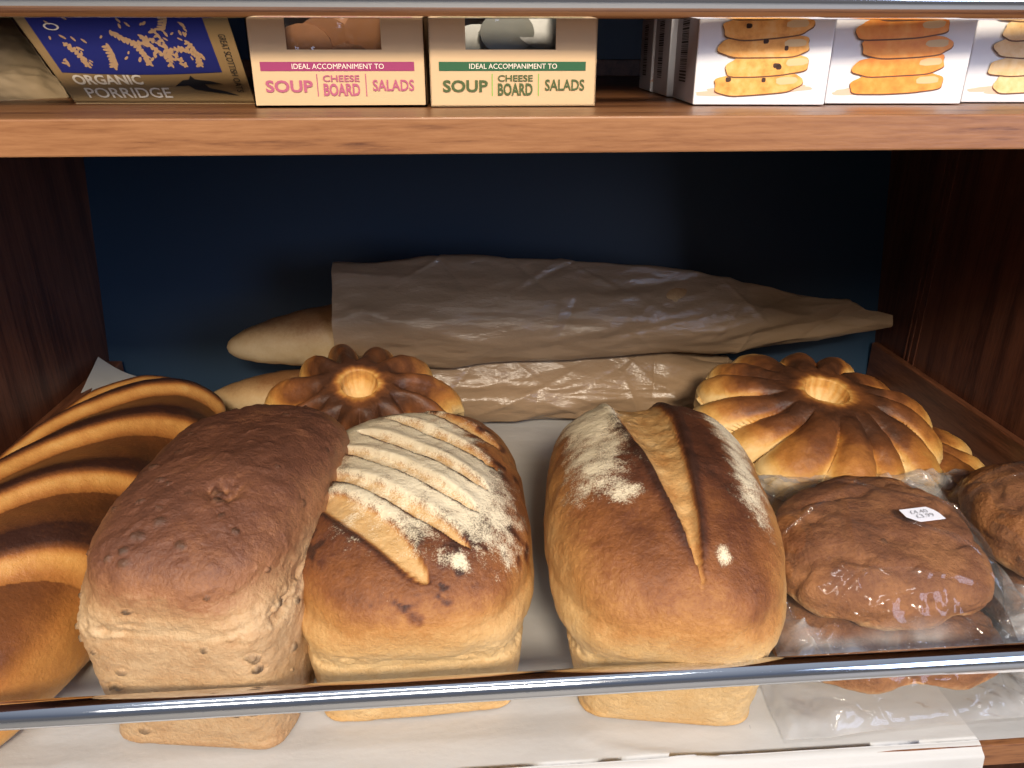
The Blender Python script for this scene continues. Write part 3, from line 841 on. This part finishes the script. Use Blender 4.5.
# ------------------------------------------------------------------ cookie boxes
def cookie_mat(name, a, b, c):
    m, nt, bs = mat_new(name)
    tc = nd(nt, 'ShaderNodeTexCoord')
    n = noise(nt, 160, 4, rough=.6)
    col = ramp(nt, n, [(.3, a), (.5, b), (.7, c)])
    nt.links.new(col, bs.inputs['Base Color']); bs.inputs['Roughness'].default_value = .45
    return m
M['cookie_choc'] = cookie_mat('printed_chip_cookie', (.62, .24, .035), (.82, .38, .08), (.86, .50, .17))
M['cookie_orange'] = cookie_mat('printed_orange_cookie', (.78, .22, .02), (.86, .30, .035), (.90, .38, .07))
M['cookie_pale'] = cookie_mat('printed_pale_cookie', (.75, .42, .13), (.85, .56, .24), (.88, .64, .34))
M['cookie_shadow'] = flat_mat('printed_brown_outline', (.16, .07, .03), .5)
M['print_peach'] = flat_mat('printed_peach_reflection', (.80, .50, .36), .45)
M['chip'] = flat_mat('printed_chocolate_chip', (.06, .025, .015), .5)
M['print_cream'] = flat_mat('printed_cream_crumb', (.70, .50, .26), .5)
def blob(cx, cy, rx, ry, seed, n=44, flat=.25, tilt=0.0):
    pts = []
    for k in range(n):
        a = 2 * pi * k / n; c, s = cos(a), sin(a)
        x = math.copysign(abs(c) ** .6, c) * rx; y = math.copysign(abs(s) ** .75, s) * ry
        w = 1 + .035 * sin(3 * a + seed) + .025 * sin(7 * a + seed * 2)
        x *= w; y *= w
        pts.append((cx + x * cos(tilt) - y * sin(tilt), cy + x * sin(tilt) + y * cos(tilt)))
    return pts
def cookie_box(x0, y, rotz, w, label, cookiem, chips, seed, front=True, dp=.072):
    h = .048
    root = tag(empty('cookie_box', (x0, y, ZT + .0006), rotz), label, 'box', 'white cookie boxes')
    b = MB(); b.box(0, w, 0, dp, 0, h); b.build('carton', M['white_card'], root, bevel=.0006)
    if front:
        p = Print((0, 0, 0), (1, 0, 0), (0, 0, 1), .00015)
        rs = random.Random(seed); cw = w * .365
        for k in range(3):   # faint printed reflection under the stack
            pts = blob(w * .47 + rs.uniform(-.1, .1) * w, h * (.125 + .02 * k), cw * rs.uniform(.95, 1.1), h * .028, seed + k, tilt=.04)
            p.add('print_peach', pts, [tuple(range(len(pts)))], 1 + .3 * k)
        offs = [(.52, .88), (.47, .90), (.53, .84), (.50, .92), (.50, .9)]
        for i in range(5):
            ox, sw = offs[(i + seed) % 5]; cy = h * (.205 + .176 * i)
            if cy > h * .97: break
            ti = (.05, .07, .03, .06, .04)[i]
            sh = blob(w * ox, cy - h * .012, cw * sw * 1.01, h * .104, seed + i * 2, tilt=ti)
            p.add('cookie_shadow', sh, [tuple(range(len(sh)))], 2.5 + i)
            pts = blob(w * ox, cy, cw * sw, h * .102, seed + i * 2, tilt=ti)
            p.add(cookiem, pts, [tuple(range(len(pts)))], 3 + i)
            hl = blob(w * (ox + .22), cy + h * .03, cw * .22, h * .035, seed + i, tilt=ti)
            p.add('print_cream', hl, [tuple(range(len(hl)))], 3.4 + i)
            for k in range(chips):
                a = rs.uniform(-.7, .6); c = blob(w * ox + a * cw * sw, cy + rs.uniform(-.02, .05) * h, .0012 * rs.uniform(.8, 1.6), .0011, k, n=10)
                p.add('chip', c, [tuple(range(len(c)))], 3.6 + i)
        p.build(root, {'print_peach': 'printed_reflection', 'cookie_shadow': 'printed_outline', cookiem: 'printed_cookies', 'print_cream': 'printed_crumb', 'chip': 'printed_chips'})
    # left side: grey panel with a bar code
    p = Print((0, dp, 0), (0, -1, 0), (0, 0, 1), .0002)
    p.rect('grey_card', dp * .02, h * .02, dp * .98, h * .98)
    rs = random.Random(seed + 4); z = h * .20
    while z < h * .88:
        t = rs.choice((.0003, .0005, .0009)); p.rect('black_ink', dp * .30, z, dp * .62, z + t, 2); z += t + rs.choice((.0004, .0006, .0008))
    p.build(root, {'grey_card': 'side_panel_print', 'black_ink': 'bar_code'})
    return root
W = .0645
cookie_box(.1185, .4010, radians(-7), W, 'white box picturing a chocolate chip cookie stack, bar code on its side', 'cookie_choc', 2, 1)
cookie_box(.1880, .4045, radians(-5), W + .004, 'white box picturing a stack of plain orange cookies', 'cookie_orange', 0, 3)
cookie_box(.2650, .4120, radians(-5), W, 'white box picturing pale cookies, cut off by the right edge', 'cookie_pale', 0, 2)
cookie_box(.1255, .4800, radians(-6), W, 'cookie box standing second in the row, its bar code side showing', 'cookie_choc', 2, 5, dp=.062)
cookie_box(.1315, .5470, radians(-6), W, 'cookie box standing third in the row, furthest back', 'cookie_choc', 2, 6, dp=.062)

# ------------------------------------------------------------------ porridge bag and kraft packet, upper shelf at left
def bil(c, u, v):
    BL, BR, TR, TL = [np.array(q, float) for q in c]
    u = np.asarray(u, float)[..., None]; v = np.asarray(v, float)[..., None]
    return BL * (1 - u) * (1 - v) + BR * u * (1 - v) + TR * u * v + TL * (1 - u) * v

def pouch(c, th, seed, mat, name, parent, crumple=.0015):
    n = np.cross(np.array(c[1]) - np.array(c[0]), np.array(c[3]) - np.array(c[0])); n /= np.linalg.norm(n)
    nu, nv = 110, 90
    u = np.linspace(0, 1, nu)[:, None]; v = np.linspace(0, 1, nv)[None, :]
    U = u + 0 * v; Vv = v + 0 * u
    e = np.clip(16 * U * (1 - U) * Vv * (1 - Vv), 0, 1) ** .35
    base = bil(c, U, Vv)
    nz = crumple * (fbm(base, 45, 3, seed) + .8 * (ridged(base, 25, 2, seed) - .6))
    P = base + (nz)[..., None] * n
    Q = base - (e * th + .0012)[..., None] * n
    Vt = np.concatenate([P.reshape(-1, 3), Q.reshape(-1, 3)]); K = nu * nv
    f1 = grid_faces(nu, nv, False)[:, ::-1]; f2 = grid_faces(nu, nv, False) + K
    b = []
    idx = lambda i, j: i * nv + j
    for i in range(nu - 1):
        b.append((idx(i, 0), idx(i + 1, 0), idx(i + 1, 0) + K, idx(i, 0) + K)); b.append((idx(i + 1, nv - 1), idx(i, nv - 1), idx(i, nv - 1) + K, idx(i + 1, nv - 1) + K))
    for j in range(nv - 1):
        b.append((idx(0, j + 1), idx(0, j), idx(0, j) + K, idx(0, j + 1) + K)); b.append((idx(nu - 1, j), idx(nu - 1, j + 1), idx(nu - 1, j + 1) + K, idx(nu - 1, j) + K))
    mesh_obj(name, Vt, np.concatenate([f1, f2, np.array(b)]), mat, parent, True)
    return n

class WarpPrint(Print):
    def __init__(s, c, n, off): s.c = c; s.n = n; s.off = off; s.m = {}
    def at(s, x, y, k=1): return bil(s.c, x, y) + s.n * s.off * k

K = 2.4
BL = np.array((-.197, .440, ZT + .001)); BR = np.array((-.1037, .433, ZT + .001))
TL = BL + K * (np.array((-.2472, .50, .0179)) - BL); TR = BR + K * (np.array((-.1290, .50, .0182)) - BR)
org = Vector((-.16, .47, ZT + .0006))
bag = tag(empty('porridge_bag', org), 'kraft bag of organic porridge oats with a blue panel printed with oat ears', 'packet')
c4 = [tuple(np.array(q) - np.array(org)) for q in (BL, BR, TR, TL)]
n = pouch(c4, .020, 2, M['kraft_pouch'], 'pouch', bag, .00015)
p = WarpPrint(c4, n, .00030)
yv = lambda f: f / K
# blue panel
m = 24
pts = [(.045 + .835 * k / m, yv(.335) - .012 * sin(pi * k / m)) for k in range(m + 1)] + [(.875, .97), (.06, .97)]
lo = pts[:m + 1]; gv = []; gf = []
for j in range(13):
    for k, (x, y) in enumerate(lo): gv.append((x + (.060 + .815 * k / m - x) * j / 12 if True else x, y + (.97 - y) * j / 12))
for j in range(12):
    for k in range(m): q0 = j * (m + 1) + k; gf.append((q0, q0 + 1, q0 + m + 2, q0 + m + 1))
p.add('blue_ink', gv, gf, 1)
rs = random.Random(12)
def grain(x, y, a, L=.028):
    L *= 1.45
    g = []
    for k in range(10):
        t = 2 * pi * k / 10; gx = cos(t) * L * .5; gy = sin(t) * L * .20
        g.append((x + gx * cos(a) - gy * sin(a), y + (gx * sin(a) + gy * cos(a)) * .85))
    p.add('gold_ink', g, [tuple(range(10))], 1.6)
for (x0, y0, a0, L) in ((.10, yv(.42), 2.1, .16), (.20, yv(.40), 1.5, .13), (.33, yv(.38), .9, .12), (.42, yv(.8), -.9, .14), (.55, yv(.75), -1.3, .17), (.52, yv(.42), 1.4, .12), (.63, yv(.40), 1.2, .20), (.70, yv(.40), 1.9, .22), (.78, yv(.40), 1.3, .13), (.66, yv(.85), .8, .14), (.80, yv(.5), 2.4, .14), (.30, yv(1.3), .9, .3), (.6, yv(1.4), 1.6, .4), (.2, yv(1.5), 1.4, .4), (.75, yv(1.4), 1.9, .4)):
    st = 8
    for k in range(st):
        t = k / st; x = x0 + cos(a0 + t * .5) * L * t; y = y0 + sin(a0 + t * .5) * L * t
        if y < yv(.36) or y > .93 or x < .09 or x > .85: continue
        for sg in (-1, 1): grain(x + sg * .012 * cos(a0), y + .008, a0 + sg * .7 + rs.uniform(-.2, .2), rs.uniform(.022, .034))
        g = [(x - .001, y), (x + .001, y), (x + .001 + cos(a0) * L / st, y + sin(a0) * L / st), (x - .001 + cos(a0) * L / st, y + sin(a0) * L / st)]
        p.add('gold_ink', g, [(0, 1, 2, 3)], 1.5)
for k in range(90):
    x = rs.uniform(.10, .82); y = rs.uniform(yv(.42), yv(1.15)); a = rs.uniform(.6, 2.5)
    if fbm(np.array([[x * 1.0, y * 2.0, 0.0]]), 5, 1, 3)[0] > -.02: grain(x, y, a, rs.uniform(.016, .026))
ring = []
for k in range(32):
    t = 2 * pi * k / 32; ring.append((.145 + .036 * cos(t), yv(.90) + .020 * sin(t)))
for k in range(32):
    t = 2 * pi * k / 32; ring.append((.145 + .026 * cos(t), yv(.90) + .0145 * sin(t)))
p.add('ring_ink', ring, [(k, (k + 1) % 32, (k + 1) % 32 + 32, k + 32) for k in range(32)], 2)
p.text('pale_ink', 'ORGANIC', .075, yv(.185), .44, yv(.300), bold=.03)
p.text('pale_ink', 'PORRIDGE', .10, yv(.035), .56, yv(.150), bold=.01)
bird = [(.600, .165), (.655, .235), (.690, .245), (.705, .290), (.722, .245), (.80, .225), (.86, .190), (.765, .190), (.780, .150), (.86, .11), (.93, .06), (.83, .09), (.745, .115), (.70, .130), (.675, .175), (.63, .17)]
p.add('black_ink', [(x, yv(y)) for x, y in bird], [tuple(range(len(bird)))], 2)
p.text('black_ink', 'GREAT SCOTTISH OATS', .925, yv(.10), .960, yv(.80), rot=1)
pr = p.m.pop('ring_ink'); pr.build('printed_seal', M['pale_ink'], bag)
p.build(bag, {'blue_ink': 'blue_panel', 'gold_ink': 'oat_ears', 'pale_ink': 'pale_lettering', 'black_ink': 'dark_print'})

org = Vector((-.28, .47, ZT + .0006))
q4 = [(-.300, .415, ZT + .001), (-.226, .500, ZT + .0015), (-.320, .620, .042), (-.400, .520, .044)]
pk = tag(empty('paper_packet', org), 'plain creased kraft paper packet at the far left of the upper shelf', 'packet')
c4 = [tuple(np.array(q) - np.array(org)) for q in q4]
pouch(c4, .020, 6, M['kraft_pouch2'], 'pouch', pk, .004)

# ------------------------------------------------------------------ papers
def sheet(name, label, mat, x0, x1, y_back, hang, z0, seed, right_fn=None, wav=1.0):
    nx, ns = 300, 240
    path = []
    for y in np.linspace(y_back, YF + .004, 170): path.append((y, z0))
    for a in (np.linspace(0, pi / 2, 10) if hang > 0 else ()): path.append((YF + .004 - .006 * sin(a), z0 - .006 * (1 - cos(a))))
    if hang > .008:
        for h in np.linspace(.008, hang, 50): path.append((YF - .002, z0 - h))
    path = np.array(path); ns = len(path)
    u = np.linspace(0, 1, nx)[:, None]
    Y = path[None, :, 0] + 0 * u; Z = path[None, :, 1] + 0 * u
    s = np.concatenate([[0], np.cumsum(np.linalg.norm(np.diff(path, axis=0), axis=1))])[None, :] + 0 * u
    xr = x1 + (right_fn(s / s.max()) if right_fn else 0 * s)
    X = x0 + u * (xr - x0)
    P = np.stack([X, s, 0 * X], -1)
    front = sstep(YF + .040, YF + .006, Y)
    w = .0004 * fbm(P, 20, 2, seed) + front * wav * (.0022 * np.abs(fbm(P, (6, 22, 1), 3, seed + 1)) + .0016 * sstep(.80, 1, ridged(P, (5, 16, 1), 2, seed + 2)))
    low = sstep(YF - .001, YF - .0021, Y)
    Z = Z + w * (1 - low); Y = Y - low * (.002 + np.abs(w) * 2.5 + .006 * (s - s.max() + hang) / max(hang, .01))
    V = np.stack([X, Y, Z], -1)
    o = mesh_obj(name, V, grid_faces(nx, ns, False)[:, ::-1].copy(), mat, None, True)
    return tag(o, label, 'paper')
sheet('parchment_sheet', 'white parchment lining the lower shelf and hanging over its front edge', M['parchment'], XL + .022, .322, .90, .10, ZF + .0008, 3,
      lambda s: .10 * (1 - sstep(.0, .70, s)))
sheet('parchment_sheet', 'greyish parchment lining the right side of the lower shelf, under the bagged loaves', M['parchment2'], .18, XR - .011, .89, .0, ZF + .0002, 9)

def corner_sheet():
    A = (-.4385, .900, -.336); B = (-.372, .872, -.354); D = (-.335, .70, ZF + .004); C = (-.4235, .74, -.374)
    u = np.linspace(0, 1, 60)[:, None] + np.zeros((1, 60)); v = np.linspace(0, 1, 60)[None, :] + np.zeros((60, 1))
    V = bil((C, D, B, A), u, v)
    V[..., 2] += -.012 * np.sin(pi * u) * (1 - .5 * v) + .001 * fbm(V, 25, 2, 4)
    V[..., 2] = np.maximum(V[..., 2], ZF + .0025)
    o = mesh_obj('parchment_corner', V, grid_faces(60, 60, False), M['parchment2'], None, True)
    return tag(o, 'loose parchment corner standing up behind the bloomer at the left lip', 'paper')
corner_sheet()

# ------------------------------------------------------------------ price label on the labelled bag
def price_label():
    # sits on the film: take the local surface point and normal
    tgt_x, tgt_y = .022, -.004
    d = (PA[..., 0] - tgt_x) ** 2 + (PA[..., 1] - tgt_y) ** 2; i, j = np.unravel_index(np.argmin(d), d.shape)
    r = 6
    c = PA[i, j]; ex = PA[i + r, j] - PA[i - r, j]; ey = PA[i, j + r] - PA[i, j - r]
    ex /= np.linalg.norm(ex); ey -= ex * ey.dot(ex); ey /= np.linalg.norm(ey); n = np.cross(ex, ey)
    w, h = .0136, .0070
    a = radians(9); ex, ey = ex * cos(a) + ey * sin(a), ey * cos(a) - ex * sin(a)
    pts = [(-w, h), (-w, -h * .1), (-w * .5, -h), (w, -h), (w * .97, -h * .1), (w * .85, h * .45), (w * .6, h)]
    O = c + n * .0035
    b = MB()
    top = [O + ex * x + ey * y for x, y in pts]; bot = [q - n * .0003 for q in top]; k = len(pts)
    b.add(top + bot, [tuple(range(k))[::-1], tuple(range(k, 2 * k))] + [(i, (i + 1) % k, (i + 1) % k + k, i + k) for i in range(k)])
    lb = b.build('price_label', M['label'], rootA); lb['label'] = 'small white price sticker'
    p = Print(O, ex, ey, .0002)
    p.text('grey_ink', '£4.40', -w * .62, h * .10, w * .42, h * .62)
    p.text('grey_ink', '£3.99', -w * .50, -h * .55, w * .55, -h * .02)
    for ink, mb in p.m.items(): mb.build('printed_price', M[ink], lb)
price_label()

# ------------------------------------------------------------------ light
def area(name, loc, target, size, power, col, sy=None):
    l = bpy.data.lights.new(name, 'AREA'); l.energy = power; l.color = col; l.shape = 'RECTANGLE'; l.size = size; l.size_y = sy or size
    o = bpy.data.objects.new(name, l); COL.objects.link(o); o.location = loc
    o.rotation_euler = (Vector(target) - Vector(loc)).to_track_quat('-Z', 'Y').to_euler()
    return o
area('shop_spot_panel', (.15, -1.55, 1.05), (.05, .5, -.3), .40, 62, (1.0, .86, .68), .30)
area('ceiling_strip_light', (-.1, -.55, 1.55), (.0, .5, -.3), 1.6, 12, (.95, .97, 1.0), .15)
area('window_daylight', (1.7, -1.5, .45), (-.3, .7, -.1), .9, 30, (.55, .68, 1.0), 1.2)
area('added_fill_light', (-.35, -1.3, .75), (.0, .5, -.3), 1.5, 12, (1.0, .93, .84), .35)  # added fill without a known source, offsets the dim world and streaks the rails
w = bpy.data.worlds.new('World'); SC.world = w; w.use_nodes = True
nt = w.node_tree; bg = nt.nodes['Background']
tc = nd(nt, 'ShaderNodeTexCoord'); sx = nd(nt, 'ShaderNodeSeparateXYZ'); nt.links.new(tc.outputs['Generated'], sx.inputs[0])
c = ramp(nt, mth(nt, 'ADD', mth(nt, 'MULTIPLY', sx.outputs[2], .5), .5), [(0, (.16, .14, .13)), (.46, (.16, .15, .15)), (.62, (.12, .14, .19)), (1, (.42, .46, .54))])
nt.links.new(c, bg.inputs[0]); bg.inputs[1].default_value = 1.0

# ------------------------------------------------------------------ camera
cd = bpy.data.cameras.new('camera'); cd.sensor_width = 36; cd.lens = 36 * 769 / 1024; cd.clip_start = .01
co = bpy.data.objects.new('camera', cd); COL.objects.link(co)
co.location = (0, 0, 0); co.rotation_euler = (radians(90 - 23.2), 0, radians(-4)); SC.camera = co
SC.view_settings.view_transform = 'Standard'; SC.view_settings.look = 'None'
SC.view_settings.gamma = 1; SC.view_settings.use_curve_mapping = False; SC.view_settings.exposure = 0.0
